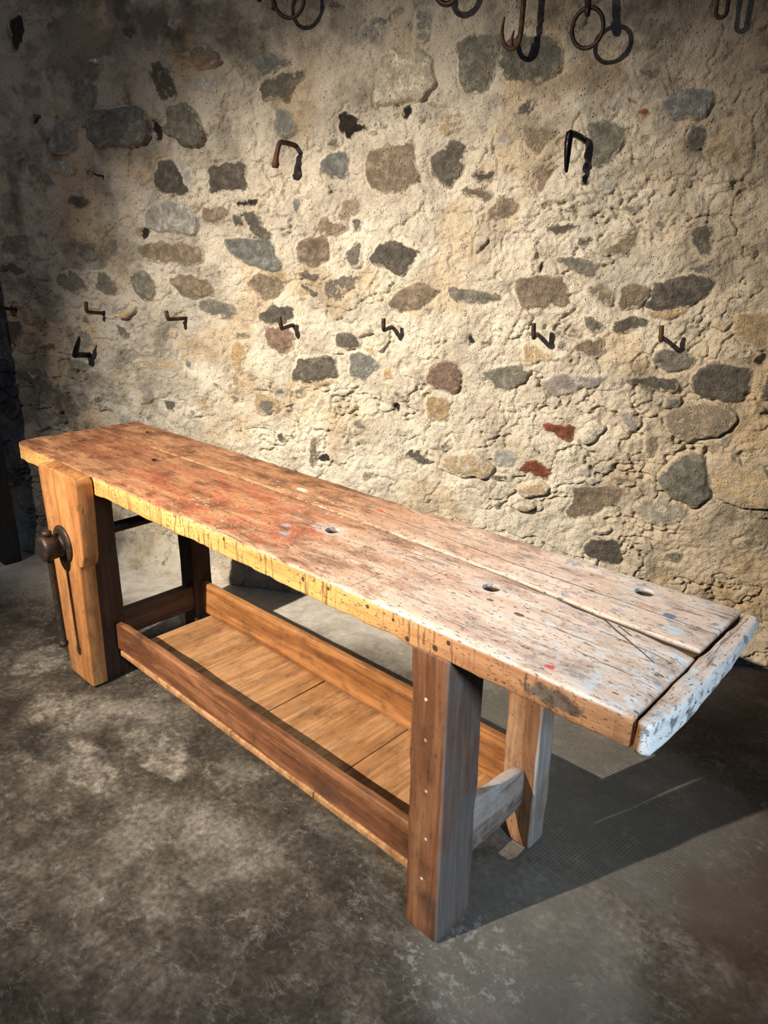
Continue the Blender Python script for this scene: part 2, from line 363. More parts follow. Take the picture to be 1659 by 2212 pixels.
M_JAW = wood('jaw_wood', 2, (.27, .105, .034), (.40, .175, .06), (.50, .245, .095), bands=.3, specks=.6, stain_amt=.35, stain=(.16, .06, .025))
M_IRON = iron('dark_iron', (.028, .025, .023), (.075, .040, .024), .5, .5)
M_RUST = iron('rusty_iron', (.045, .026, .018), (.125, .050, .022), .7, .25)
M_BLACK = iron('black_steel', (.012, .012, .013), (.022, .018, .016), .28, .8)
M_CAULK = wood('gap_dirt', 0, (.035, .018, .008), (.075, .042, .014), (.16, .095, .025), bands=.2)
M_CHIP = wood('pale_plug', 2, (.30, .22, .16), (.42, .33, .25), (.5, .4, .3))
M_POST = wood('black_timber', 2, (.006, .006, .007), (.010, .010, .011), (.016, .016, .018), specks=.2)

# ------------------------------------------------------------------ the setting
WA = math.atan(.477)
WO = Vector((0, .76, 0)); WS = Vector((math.cos(WA), math.sin(WA), 0)); WN = Vector((math.sin(WA), -math.cos(WA), 0))
def wp(s, z, off=0.0):
    """point in front of the stone wall: s metres along it, z up, off metres out from it"""
    return WO + WS*s + WN*off + Vector((0, 0, z))

STONE_COL = dict(g=(.155, .148, .122), b=(.175, .178, .165), w=(.205, .165, .122), d=(.105, .095, .080), l=(.36, .35, .32), p=(.205, .145, .115),
                 v=(.27, .24, .225), o=(.37, .275, .165), r=(.19, .068, .040), m=(.42, .375, .30), k=(.028, .024, .020))

def chaikin(P, n=2):
    for _ in range(n):
        Q = np.roll(P, -1, 0); P = np.stack([P*.84+Q*.16, P*.16+Q*.84], 1).reshape(-1, 2)
    return P
def sdf(P, x, y):
    d = np.full(x.shape, 1e9); inside = np.zeros(x.shape, bool)
    for (ax, ay), (bx, by) in zip(P, np.roll(P, -1, 0)):
        ex, ey = bx-ax, by-ay; px, py = x-ax, y-ay
        t = np.clip((px*ex+py*ey)/(ex*ex+ey*ey+1e-12), 0, 1)
        d = np.minimum(d, (px-t*ex)**2+(py-t*ey)**2)
        c = ((ay > y) != (by > y)) & (x < (bx-ax)*(y-ay)/((by-ay) if abs(by-ay) > 1e-12 else 1e-12)+ax)
        inside ^= c
    d = np.sqrt(d); return np.where(inside, -d, d)

def build_wall():
    s = np.concatenate([np.arange(-2.4, -1.15, .02), np.arange(-1.15, 2.75, .0045), np.arange(2.75, 4.0, .02)])
    z = np.concatenate([np.arange(-.02, 2.56, .0045), np.arange(2.56, 2.95, .02)])
    S, Z = np.meshgrid(s, z)
    base = .018*(fbm(S, Z, 1.6, 3, 1)-.5) + .030*(fbm(S, Z, 6, 3, 2)-.5)
    h = base + .016*(fbm(S, Z, 24, 4, 3, .6)-.5) + .010*(fbm(S, Z, 55, 2, 7, .7)-.5)
    # crumbly zones with crevices
    rid = 1-np.abs(fbm(S*.8, Z*1.25, 9, 4, 5)-.5)*2
    zone = sm(.44, .62, fbm(S, Z, 2.6, 3, 6)) * sm(2.2, 1.5, Z)
    h = h - .020*sm(.93, .995, rid)*zone + .016*zone*(fbm(S, Z, 16, 3, 8)-.5)
    h = h - .012*sm(.965, .998, 1-np.abs(fbm(S, Z, 5, 5, 11)-.5)*2)
    # smoother, later coat of render across the top
    h = np.where(Z > 0, h, h)
    smooth = sm(1.75, 2.2, Z + .25*(fbm(S, Z, 2, 3, 9)-.5))
    h = h*(1-smooth*.45)
    # mortar colour
    cool = sm(.55, -.75, S + .35*(fbm(S, Z, 3, 4, 12)-.5))
    tan_ = sm(1.65, 2.35, S + .5*(fbm(S, Z, 3, 4, 13)-.5))
    cream = np.array([.70, .65, .555]); grey = np.array([.42, .41, .385]); tan = np.array([.46, .375, .265])
    mc = cream + (grey-cream)*(cool*.85)[..., None]
    mc = mc + (tan-mc)*(tan_*.8)[..., None]
    top = sm(1.7, 2.35, Z)
    mc = mc*(1-top*.24)[..., None]
    rustf = sm(.56, .72, fbm(S, Z, 4.5, 4, 14))*.45
    mc = mc + (np.array([.50, .36, .20])-mc)*rustf[..., None]
    mot = sm(.46, .70, fbm(S*1.2, Z, 7, 5, 15, .65))*(.28+.55*np.clip(cool+top*.7, 0, 1))
    mc = mc + (np.array([.20, .19, .165])-mc)*mot[..., None]
    blot = sm(.50, .64, fbm(S, Z*1.3, 3.4, 6, 2, .68))*(.22+.5*np.clip(cool+tan_+top, 0, 1))
    mc = mc*(1-blot*.55)[..., None]*np.array([1, .985, .96])
    sc = np.zeros(S.shape+(3,)); al = np.zeros(S.shape)
    wx = .016*(fbm(S, Z, 20, 3, 4)-.5)*2; wy = .016*(fbm(S, Z, 20, 3, 10)-.5)*2
    def stone(P, code, dust, rel, i):
        P = chaikin(P)
        m = .05
        i0, i1 = np.searchsorted(s, [P[:, 0].min()-m, P[:, 0].max()+m]); j0, j1 = np.searchsorted(z, [P[:, 1].min()-m, P[:, 1].max()+m])
        if i1-i0 < 2 or j1-j0 < 2: return
        q = (slice(j0, j1), slice(i0, i1)); x = S[q]+wx[q]; y = Z[q]+wy[q]
        d = sdf(P, x, y)-.003; r = np.random.RandomState(i)
        w = sm(.006, -.006, d)
        cx, cy = P.mean(0)
        tilt = (r.rand()-.5)*.05*(S[q]-cx) + (r.rand()-.35)*.07*(Z[q]-cy)
        rough = .012*(fbm(S[q], Z[q], 14, 4, i % 16, .6)-.5)
        lump = 0 if rel < 9 else .4*rel/1000*sm(0, -.045, d)
        hs = base[q]*.6 + rel/1000 + tilt + rough + lump
        h[q] = h[q]*(1-w) + hs*w
        gul = (.008 if rel < 9 else .016) * (.3+.9*vn(S[q], Z[q], 14, i % 16))
        h[q] -= gul*np.exp(-((d-.004)/.0065)**2)*(.4+.6*sm(.03, -.05, Z[q]-cy))
        a = np.clip(.5-d/.03, 0, 1)*(1-.055*dust)
        cc = np.array(STONE_COL[code])*(.85+.3*r.rand())
        new = a > al[q]
        al[q] = np.maximum(a, al[q])
        sc[q] = np.where((new & (a > 0))[..., None], cc, sc[q])
    i = 0
    for line in STONES.strip().split('\n'):
        t = line.split(); i += 1
        P = np.array([[float(v)/1000 for v in p.split(',')] for p in t[3:]])
        stone(P, t[0], int(t[1]), float(t[2]), i)
    # stones and rubble beyond what was traced, and scattered half-buried ones
    r = np.random.RandomState(3)
    for n in range(420):
        cx, cy = r.uniform(-2.3, 3.9), r.uniform(.05, 2.85)
        inner = -1.0 < cx < 2.3 and cy < 2.4
        sz = r.uniform(.012, .042) if inner else r.uniform(.03, .09)
        jj, ii = np.searchsorted(z, cy)-1, np.searchsorted(s, cx)-1
        if al[jj, ii] > 0: continue
        an = np.sort(r.uniform(0, 2*np.pi, 7)); k = r.uniform(.5, .8)
        P = np.stack([cx+np.cos(an)*sz*r.uniform(.8, 1.2, 7), cy+np.sin(an)*sz*k*r.uniform(.8, 1.2, 7)], 1)
        i += 1; stone(P, r.choice(list('ggbwdlo')), r.randint(5, 9), r.uniform(1, 8), i)
    # sloping mortar fillet at the foot
    fil = .055*sm(.20, .0, Z + .10*(fbm(S, Z, 3, 3, 5)-.5))
    h = h*(1-.4*sm(.18, 0, Z)) + fil - .02
    V = np.empty(S.shape+(3,))
    V[..., 0] = WO.x + WS.x*S + WN.x*h; V[..., 1] = WO.y + WS.y*S + WN.y*h; V[..., 2] = Z
    ny, nx = S.shape; idx = np.arange(ny*nx).reshape(ny, nx)
    F = np.stack([idx[:-1, :-1], idx[:-1, 1:], idx[1:, 1:], idx[1:, :-1]], -1).reshape(-1, 4)
    # thickness: a back face and closed rim
    back = ny*nx; cs = [(s[0], z[0]), (s[-1], z[0]), (s[-1], z[-1]), (s[0], z[-1])]
    VB = np.array([tuple(wp(a, b, -.45)) for a, b in cs])
    VV = np.concatenate([V.reshape(-1, 3), VB])
    me = bpy.data.meshes.new('wall_back')
    rims = [list(idx[0, ::-1])+[back, back+1], list(idx[:, -1][::-1])+[back+1, back+2], list(idx[-1, :])+[back+2, back+3], list(idx[:, 0])+[back+3, back], [back+3, back+2, back+1, back]]
    loops = np.concatenate([F.reshape(-1)]+[np.array(q) for q in rims])
    tot = np.concatenate([np.full(len(F), 4)]+[np.array([len(q)]) for q in rims])
    st = np.concatenate([[0], np.cumsum(tot)[:-1]])
    me.vertices.add(len(VV)); me.vertices.foreach_set('co', VV.astype(np.float32).ravel())
    me.loops.add(len(loops)); me.loops.foreach_set('vertex_index', loops.astype(np.int32))
    me.polygons.add(len(tot)); me.polygons.foreach_set('loop_start', st.astype(np.int32))
    sf = np.zeros(len(tot), bool); sf[:len(F)] = True
    me.polygons.foreach_set('use_smooth', sf)
    me.update(calc_edges=True)
    for nm, A in (('stone', np.concatenate([sc, al[..., None]], -1)), ('mortar', np.concatenate([mc, np.ones(S.shape+(1,))], -1))):
        at = me.color_attributes.new(nm, 'FLOAT_COLOR', 'POINT')
        full = np.concatenate([A.reshape(-1, 4), np.tile([.4, .35, .3, 0 if nm == 'stone' else 1], (4, 1))])
        at.data.foreach_set('color', full.astype(np.float32).ravel())
    me.materials.append(M_WALL)
    o = bpy.data.objects.new('wall_back', me); col.objects.link(o)
    o['kind'] = 'structure'; o['label'] = 'rough rubble stone wall with cream lime mortar'
    return o
STONES = '''
b 1 22 -367,2023 -314,2066 -185,2072 -84,2055 -63,1984 -98,1940 -175,1925 -264,1933 -312,1920 -384,1960
g 1 22 31,2058 97,2072 143,2043 191,1948 168,1927 90,1926 21,1959 -11,1993 19,2009
b 4 6 -418,2183 -354,2202 -308,2161 -312,2078 -353,2062 -415,2110 -437,2139
b 4 10 -539,2023 -481,2038 -440,2002 -437,1926 -489,1898 -585,1900 -585,1948
d 2 3 -39,1875 12,1874 65,1822 99,1752 28,1744 -60,1756 -64,1818
l 5 3 27,1880 118,1843 119,1774 99,1752 65,1822
d 2 3 196,1842 295,1862 350,1850 373,1777 343,1749 267,1761 210,1744 184,1785
d 3 5 -507,1740 -449,1749 -412,1727 -421,1696 -467,1687 -519,1715
w 6 20 142,2265 224,2275 280,2216 238,2192 170,2196 142,2229
g 6 12 39,2261 136,2270 140,2234 98,2234 58,2244
d 5 -6 -159,2356 -92,2347 -89,2315 -126,2301 -163,2325
d 6 4 -29,2222 7,2226 65,2175 72,2111 48,2085 -20,2109 -42,2170
l 5 4 147,2171 263,2165 252,2108 142,2113
g 6 3 -689,1829 -597,1834 -550,1778 -624,1779
l 6 6 -613,1883 -476,1879 -467,1837 -533,1826 -627,1852
k 4 -14 -700,2431 -638,2426 -634,2366 -703,2299 -712,2372
k 2 -12 -655,2051 -605,2058 -613,2040 -654,2036
k 3 -14 -60,2017 -24,2011 -19,1954 -45,1950 -63,1984
b 4 8 418,2228 489,2229 570,2194 511,2167 434,2156 410,2198
d 5 3 459,2150 625,2166 631,2141 579,2108 552,2058 508,2081 449,2073 438,2115
b 6 3 499,2039 564,2032 587,1968 541,1937 489,1960
k 4 -8 746,2009 783,2025 820,2006 869,1964 844,1944 801,1935 752,1967
w 2 3 875,1875 948,1889 990,1911 1055,1907 1075,1824 1082,1782 1011,1741 894,1742 869,1807
d 3 4 1121,1864 1206,1902 1252,1891 1243,1841 1255,1815 1206,1760 1165,1765 1128,1818
b 3 4 674,1843 713,1874 770,1889 801,1867 791,1787 756,1782 680,1810
g 4 3 1203,2219 1272,2238 1369,2218 1357,2155 1315,2054 1249,2057 1219,2106
m 0 9 938,2203 1110,2197 1130,2092 1080,2041 911,2038 904,2093
d 3 5 1279,1789 1296,1799 1330,1794 1357,1808 1359,1783 1332,1768 1286,1782
w 3 5 1236,1749 1304,1753 1360,1724 1335,1706 1283,1717
w 2 4 1337,1675 1380,1711 1436,1710 1460,1685 1440,1654 1350,1643
w 7 3 774,1716 838,1705 863,1694 793,1633 754,1655
b 4 2 556,1718 605,1712 584,1667 558,1684
o 7 2 1150,2003 1235,2000 1243,1946 1182,1923 1152,1954
k 3 -9 1005,2024 1040,2032 1041,1993 1012,1979
b 7 3 880,2301 982,2335 1005,2325 955,2291 903,2276
b 7 3 1044,2322 1100,2318 1107,2267 1086,2222 1052,2233
g 3 5 1400,2221 1518,2222 1577,2183 1559,2098 1442,2077 1360,2099 1360,2178
d 5 3 1420,2012 1460,2038 1487,2037 1475,1991 1427,1985
g 3 6 1675,1959 1740,1962 1789,1928 1799,1866 1756,1820 1706,1811 1676,1850 1686,1898
b 3 6 1908,1992 1931,2031 1977,2042 2058,2025 2063,1994 2046,1955 1942,1950
d 5 -3 2006,1938 2049,1932 2066,1882 2028,1851 1997,1870
w 3 -8 1517,1800 1553,1817 1605,1823 1566,1784 1534,1720 1520,1755
g 3 3 1662,1778 1694,1777 1696,1753 1670,1748
r 2 0 1831,1986 1865,1989 1873,1968 1838,1970
r 3 0 1793,2019 1818,2018 1820,2000 1795,2005
g 5 3 2157,2085 2209,2090 2222,2069 2168,2073
d 4 -8 2220,1974 2242,1978 2250,1930 2232,1935
w 7 3 1440,1954 1525,1951 1575,1925 1507,1855 1466,1890
g 7 3 1817,1687 1857,1692 1881,1667 1847,1648
d 5 3 1520,1689 1558,1689 1549,1674
d 5 3 1618,1684 1655,1688 1657,1671 1625,1671
l 2 8 -56,1718 77,1717 116,1657 121,1597 72,1585 -9,1594 -123,1603 -124,1658
w 4 6 -201,1534 -121,1553 17,1554 142,1543 152,1476 23,1468 -167,1487
b 2 8 254,1574 465,1569 502,1457 488,1445 347,1463 265,1520
g 4 3 -513,1551 -406,1551 -391,1494 -452,1470 -515,1492
g 5 2 -334,1552 -275,1568 -282,1521 -324,1504
g 6 3 -637,1418 -565,1439 -479,1401 -470,1348 -576,1325 -648,1357
g 4 4 -408,1429 -366,1436 -309,1378 -307,1332 -366,1324 -427,1362
g 3 3 -240,1412 -173,1439 -112,1421 -99,1364 -141,1310 -196,1315 -236,1380
w 3 6 -35,1416 50,1430 175,1395 177,1332 86,1323 4,1347
g 4 2 92,1311 184,1326 286,1291 260,1246 193,1243 111,1266
o 6 20 -326,1251 -224,1285 -219,1262 -280,1229 -328,1238
g 6 2 -349,1210 -245,1180 -268,1131 -316,1142
b 7 2 -568,1159 -490,1163 -463,1115 -503,1078 -579,1095
d 6 2 -811,1092 -702,1097 -716,1067 -798,1063
g 7 4 -625,1029 -485,1029 -462,1005 -554,978 -635,970
b 4 4 -645,851 -566,841 -538,791 -619,792
d 5 3 -107,888 -45,849 -82,810 -112,837
o 6 3 247,1154 335,1139 301,1071 282,996 239,1048
o 6 0 266,995 341,973 294,949
o 8 0 -2,1203 29,1204 8,986 -40,984
o 8 0 -271,1040 -56,1066 3,1014 -143,1005 -259,1006
d 3 -8 -929,1453 -842,1441 -803,1415 -885,1406 -972,1418
g 6 2 -903,1575 -759,1595 -763,1529 -865,1501 -952,1514
k 1 -14 -162,1597 -137,1612 -124,1590 -161,1572
g 7 3 9,1076 56,1071 51,1017 12,1028
d 5 -4 -974,1193 -882,1197 -890,1153 -950,1085 -988,1083
d 3 4 331,1668 395,1680 433,1622 473,1587 458,1551 389,1575
w 4 3 148,1693 242,1698 275,1663 222,1621 150,1633
d 3 2 289,1663 324,1657 336,1622 293,1616
k 3 -5 306,1709 397,1725 396,1708 340,1691 305,1694
w 3 4 395,1437 459,1438 520,1409 483,1347 418,1327 376,1357 350,1405
o 2 -3 417,1452 515,1445 527,1409 458,1429
w 1 6 574,1576 688,1585 711,1571 713,1501 672,1474 578,1476 573,1529
g 5 4 786,1531 838,1571 857,1549 857,1486 818,1462 792,1485
d 2 6 899,1509 927,1555 983,1572 1064,1539 1096,1512 1060,1478 1011,1431 979,1453 902,1492
w 4 3 663,1633 696,1650 806,1633 793,1599 714,1582 675,1593
d 1 8 576,1431 611,1447 672,1436 658,1415 596,1417
d 3 3 568,1398 623,1387 663,1370 636,1360 588,1380
d 7 2 698,1401 778,1438 857,1440 804,1386 751,1342 690,1359
w 3 9 1005,1385 1098,1416 1186,1386 1144,1354 1101,1318 1019,1309 961,1322
g 3 3 1210,1396 1233,1410 1282,1397 1419,1384 1409,1361 1309,1347 1218,1356
d 3 5 394,1276 481,1319 544,1300 557,1263 513,1236 399,1244
p 2 5 420,1220 513,1230 551,1187 538,1135 487,1100 423,1143 407,1181
d 4 4 739,1208 824,1211 857,1176 837,1150 735,1145
d 3 5 531,1044 573,1105 679,1104 734,1113 761,1025 662,1000 533,992
b 5 5 793,1129 844,1138 911,1110 931,1080 871,1000 802,1034
p 3 7 1134,1079 1196,1125 1252,1122 1280,1075 1258,994 1169,1000 1136,1029
g 4 4 1359,1086 1431,1105 1502,1118 1556,1103 1541,1073 1479,1027 1425,1017 1373,1062
g 4 4 397,908 441,905 447,857 408,841 365,879
o 7 3 346,939 486,915 469,859 347,829
o 4 4 1125,940 1169,981 1222,960 1219,871 1140,877
o 5 4 945,1068 971,1076 992,1027 952,1018
o 5 2 864,1170 911,1141 904,1122 857,1138
o 4 2 620,997 754,1012 747,995 648,979
k 0 -22 997,918 1010,924 1021,917 1022,902 1010,894 997,901
g 5 6 1397,1259 1420,1282 1422,1248 1387,1241
w 5 4 1334,1209 1388,1218 1390,1188 1342,1180
g 6 3 525,958 590,969 604,943 545,926
b 5 3 436,952 496,969 509,930 450,933
g 7 3 794,843 857,848 885,817 815,805
k 2 -10 1280,1201 1303,1226 1317,1197 1293,1190
l 6 14 1303,1569 1355,1574 1339,1537 1305,1531
l 8 12 910,1153 957,1168 982,1230 970,1181 937,1142
w 1 5 1466,1446 1568,1451 1640,1444 1654,1412 1664,1369 1650,1341 1497,1330 1461,1396
g 2 5 1607,1513 1656,1516 1760,1494 1787,1497 1752,1473 1750,1444 1694,1456 1636,1487
w 6 5 1715,1413 1789,1426 1813,1400 1819,1352 1781,1356
w 5 7 1832,1421 1884,1433 1938,1419 1939,1366 1906,1336 1841,1342
d 0 7 1962,1430 2025,1454 2080,1461 2152,1444 2134,1398 2075,1352 1943,1337 1951,1398
o 3 3 1943,1334 2050,1348 2080,1352 2035,1305 1962,1313
g 3 4 1731,1311 1765,1301 1806,1269 1797,1252 1753,1256
d 4 3 1830,1298 1888,1311 1963,1303 1949,1286 1874,1247 1830,1256
w 4 8 1697,1203 1745,1222 1811,1225 1816,1180 1796,1160 1745,1166
g 2 5 1976,1161 2002,1201 2071,1199 2137,1169 2097,1126 2038,1131
v 4 6 1589,1058 1655,1097 1742,1090 1814,1101 1838,1085 1801,1065 1681,1010 1596,1037
d 4 7 1892,1094 2073,1110 2091,1055 2050,1041 1973,1053 1916,1072
d 1 8 2130,1114 2185,1161 2315,1163 2318,1114 2316,1037 2283,1023 2182,1039 2127,1063
o 5 3 2222,1338 2330,1337 2362,1318 2381,1209 2310,1221 2245,1261
d 4 2 2056,1623 2110,1623 2134,1524 2091,1521 2058,1578
w 4 -6 1777,1536 1795,1567 1858,1602 1890,1633 1891,1588 1861,1531 1826,1523
d 4 3 1555,1602 1602,1622 1683,1625 1664,1602 1600,1581
g 4 3 1925,1637 1971,1633 1953,1615 1927,1623
d 4 3 1443,1601 1476,1617 1521,1615 1477,1601
g 3 3 2066,1488 2099,1499 2136,1484 2118,1471 2073,1473
d 3 4 2366,1128 2394,1135 2411,1038 2370,1046
r 0 3 1611,896 1674,895 1738,894 1720,837 1696,847 1628,869
w 6 16 2043,971 2160,1015 2254,1010 2304,957 2264,914 2180,878 2116,878 2068,909
v 6 9 1885,960 1935,963 1982,937 1960,894 1925,909
o 7 8 1508,1194 1548,1196 1614,1170 1644,1155 1537,1120 1512,1136
g 5 14 2062,1031 2101,1022 2105,993 2047,986
l 8 18 1752,871 1811,918 1841,902 1818,846 1780,830
k 1 -10 1555,1464 1566,1502 1573,1486 1564,1459
k 4 -8 2321,1190 2362,1208 2361,1181 2335,1164
r 2 4 1548,733 1591,743 1661,705 1646,659 1596,676 1539,699
g 3 16 2065,722 2107,781 2149,830 2210,821 2228,769 2260,718 2260,663 2219,612 2173,622 2078,667
w 3 -3 1738,649 1815,661 1961,654 1933,600 1862,546 1769,515 1732,524 1750,585
d 2 6 1812,393 1862,433 1950,445 1969,388 1951,338 1883,355 1827,367
g 4 7 1836,457 1910,487 1912,467 1860,450
g 7 3 1874,708 1982,719 1974,687 1919,669
o 8 16 2217,810 2303,830 2351,793 2434,790 2481,634 2377,634 2288,660 2256,724
w 6 3 1988,891 2033,882 2043,805 2016,800
m 0 6 1995,607 2049,633 2152,613 2200,594 2163,539 2028,528
k 3 0 1582,781 1612,777 1613,764 1586,768
o 7 16 1538,627 1604,654 1654,640 1650,613 1572,585 1540,594
o 7 14 1519,538 1580,565 1613,543 1565,517 1527,519
l 5 6 1434,773 1496,785 1523,756 1519,723 1470,705 1425,721
d 5 4 1038,710 1077,747 1118,738 1173,703 1133,679 1086,687
d 6 3 1197,771 1228,800 1255,776 1218,734
o 8 16 1211,726 1340,752 1445,703 1410,653 1301,635 1200,672
d 6 5 1397,652 1466,672 1512,638 1449,644
w 5 3 606,739 658,771 649,694 632,607 610,619
w 6 3 864,624 928,630 886,584 857,588
k 3 -12 648,666 692,680 706,650 655,638
d 5 5 442,753 495,764 501,730 470,706
w 6 3 801,810 864,809 815,778
g 6 4 815,757 871,769 899,758 836,739
'''
wall = build_wall()

def build_floor():
    x = np.arange(-3.0, 5.6, .03); y = np.arange(-3.2, 3.2, .03)
    X, Y = np.meshgrid(x, y)
    Zf = -.004*fbm(X, Y, 3, 4, 2) 
    ny, nx = X.shape; idx = np.arange(ny*nx).reshape(ny, nx)
    F = np.stack([idx[:-1, :-1], idx[:-1, 1:], idx[1:, 1:], idx[1:, :-1]], -1).reshape(-1, 4)
    me = bpy.data.meshes.new('floor')
    me.from_pydata(np.stack([X, Y, Zf], -1).reshape(-1, 3).tolist(), [], F.tolist())
    for p in me.polygons: p.use_smooth = True
    me.materials.append(M_FLOOR)
    o = bpy.data.objects.new('floor', me); col.objects.link(o)
    o['kind'] = 'structure'; o['label'] = 'dark stained concrete floor'
build_floor()

# ------------------------------------------------------------------ timber builder
def beam(axis, L0, L1, lo1, hi1, lo2, hi2, r=.006, step=.03, n1=4, n2=4, amp=.0012, seed=0, freq=9):
    """timber with rounded arrises and worn, slightly wavy faces. axis = length; lo/hi 1,2 = the other two axes in x,y,z order
    (numbers or functions of the position along the length)"""
    f = lambda v, t: v(t) if callable(v) else v
    N = max(2, int(round((L1-L0-2*r)/step)))
    st = [(L0, r), (L0+.29*r, .29*r*1.0), (L0+r, 0)] + [(L0+r+(L1-L0-2*r)*k/N, 0) for k in range(1, N)] + [(L1-r, 0), (L1-.29*r, .29*r), (L1, r)]
    bm = bmesh.new(); rings = []
    for t, sh in st:
        a0, a1, b0, b1 = f(lo1, t)+sh, f(hi1, t)-sh, f(lo2, t)+sh, f(hi2, t)-sh
        q = max(1e-4, min(r*.98, (a1-a0)*.42, (b1-b0)*.42))
        pts = []
        def arc(cx, cy, th0):
            for k in range(4):
                th = th0 + math.pi/2*k/3; pts.append((cx+q*math.cos(th), cy+q*math.sin(th)))
        arc(a0+q, b0+q, math.pi)
        for k in range(1, n1): pts.append((a0+q+(a1-a0-2*q)*k/n1, b0))
        arc(a1-q, b0+q, 1.5*math.pi)
        for k in range(1, n2): pts.append((a1, b0+q+(b1-b0-2*q)*k/n2))
        arc(a1-q, b1-q, 0)
        for k in range(1, n1): pts.append((a1-q-(a1-a0-2*q)*k/n1, b1))
        arc(a0+q, b1-q, .5*math.pi)
        for k in range(1, n2): pts.append((a0, b1-q-(b1-b0-2*q)*k/n2))
        ring = []
        ca, cb = (a0+a1)/2, (b0+b1)/2
        for a, b in pts:
            p = Vector((t, a, b) if axis == 0 else (a, t, b) if axis == 1 else (a, b, t))
            nz = mn.fractal(p*freq + Vector((seed*3.7, seed*1.9, 0)), .8, 2.0, 3)*amp
            da, db = a-ca, b-cb; la = max((a1-a0)/2, abs(da)); lb = max((b1-b0)/2, abs(db))
            ga, gb = (da/la)**5*nz, (db/lb)**5*nz
            p += Vector((0, ga, gb) if axis == 0 else (ga, 0, gb) if axis == 1 else (ga, gb, 0))
            ring.append(bm.verts.new(p))
        rings.append(ring)
    n = len(rings[0])
    for A, B in zip(rings, rings[1:]):
        for k in range(n): bm.faces.new((A[k], A[(k+1) % n], B[(k+1) % n], B[k]))
    bm.faces.new(rings[0][::-1]); bm.faces.new(rings[-1])
    return bm

def smooth_path(P, n=6):
    P = [Vector(p) for p in P]
    Q = [P[0]+(P[0]-P[1])] + P + [P[-1]+(P[-1]-P[-2])]
    out = []
    for i in range(1, len(Q)-2):
        a, b, c, d = Q[i-1:i+3]
        for k in range(n):
            t = k/n
            out.append(.5*((2*b)+(c-a)*t+(2*a-5*b+4*c-d)*t*t+(3*b-a-3*c+d)*t**3))
    return out+[P[-1]]

def tube(bm, P, R, seg=10, closed=False, caps=True, smoothn=6):
    if not closed and smoothn:
        if not isinstance(R, (int, float)):
            R = [R[i]+(R[i+1]-R[i])*k/smoothn for i in range(len(R)-1) for k in range(smoothn)]+[R[-1]]
        P = smooth_path(P, smoothn)
    P = [Vector(p) for p in P]; n = len(P)
    if isinstance(R, (int, float)): R = [R]*n
    prev = None; rings = []
    for i, p in enumerate(P):
        t = (P[(i+1) % n]-P[i-1]) if closed else (P[min(i+1, n-1)]-P[max(i-1, 0)])
        t.normalize()
        if prev is None:
            u = t.orthogonal().normalized()
        else:
            u = prev - t*prev.dot(t); u.normalize()
        prev = u; v = t.cross(u)
        rings.append([bm.verts.new(p+(u*math.cos(a)+v*math.sin(a))*R[i]*(1+.06*mn.noise(p*90+Vector((a, 0, 0))))) for a in [2*math.pi*k/seg for k in range(seg)]])
    m = n if closed else n-1
    for i in range(m):
        A, B = rings[i], rings[(i+1) % n]
        if closed and i == n-1:
            off = min(range(seg), key=lambda o: (A[0].co-B[o].co).length); B = B[off:]+B[:off]
        for k in range(seg): bm.faces.new((A[k], A[(k+1) % seg], B[(k+1) % seg], B[k]))
    if not closed and caps:
        bm.faces.new(rings[0][::-1]); bm.faces.new(rings[-1])

def lathe(bm, origin, axis, prof, seg=24):
    """prof: (distance along axis, radius)"""
    o = Vector(origin); ax = Vector(axis).normalized(); u = ax.orthogonal().normalized(); v = ax.cross(u); rings = []
    for d, r in prof:
        rings.append([bm.verts.new(o+ax*d+(u*math.cos(2*math.pi*k/seg)+v*math.sin(2*math.pi*k/seg))*r) for k in range(seg)])
    for A, B in zip(rings, rings[1:]):
        for k in range(seg): bm.faces.new((A[k], A[(k+1) % seg], B[(k+1) % seg], B[k]))
    bm.faces.new(rings[0][::-1]); bm.faces.new(rings[-1])

def prism(outline, y0, y1, bev=.006):
    """outline in x,z, extruded along y with rounded arrises"""
    bm = bmesh.new()
    vs = [bm.verts.new((x, y0, z)) for x, z in outline]
    f = bm.faces.new(vs)
    r = bmesh.ops.extrude_face_region(bm, geom=[f])
    bmesh.ops.translate(bm, verts=[v for v in r['geom'] if isinstance(v, bmesh.types.BMVert)], vec=(0, y1-y0, 0))
    bmesh.ops.bevel(bm, geom=bm.edges[:], offset=bev, segments=3, profile=.5, affect='EDGES')
    return bm

def cut(o, cutters):
    """drill / chisel closed shapes out of a part"""
    for c in cutters:
        md = o.modifiers.new('cut', 'BOOLEAN'); md.operation = 'DIFFERENCE'; md.solver = 'EXACT'; md.object = c
    dg = bpy.context.evaluated_depsgraph_get()
    me = bpy.data.meshes.new_from_object(o.evaluated_get(dg), depsgraph=dg)
    o.modifiers.clear(); old = o.data; o.data = me; bpy.data.meshes.remove(old)
    for c in cutters: bpy.data.objects.remove(c)

def drill(x, y, rad, z0=.70, z1=.90):
    bm = bmesh.new(); lathe(bm, (x, y, z0), (0, 0, 1), [(0, rad), (z1-z0, rad*1.03)], 28)
    return mesh_obj('drill', bm, M_LEGD)

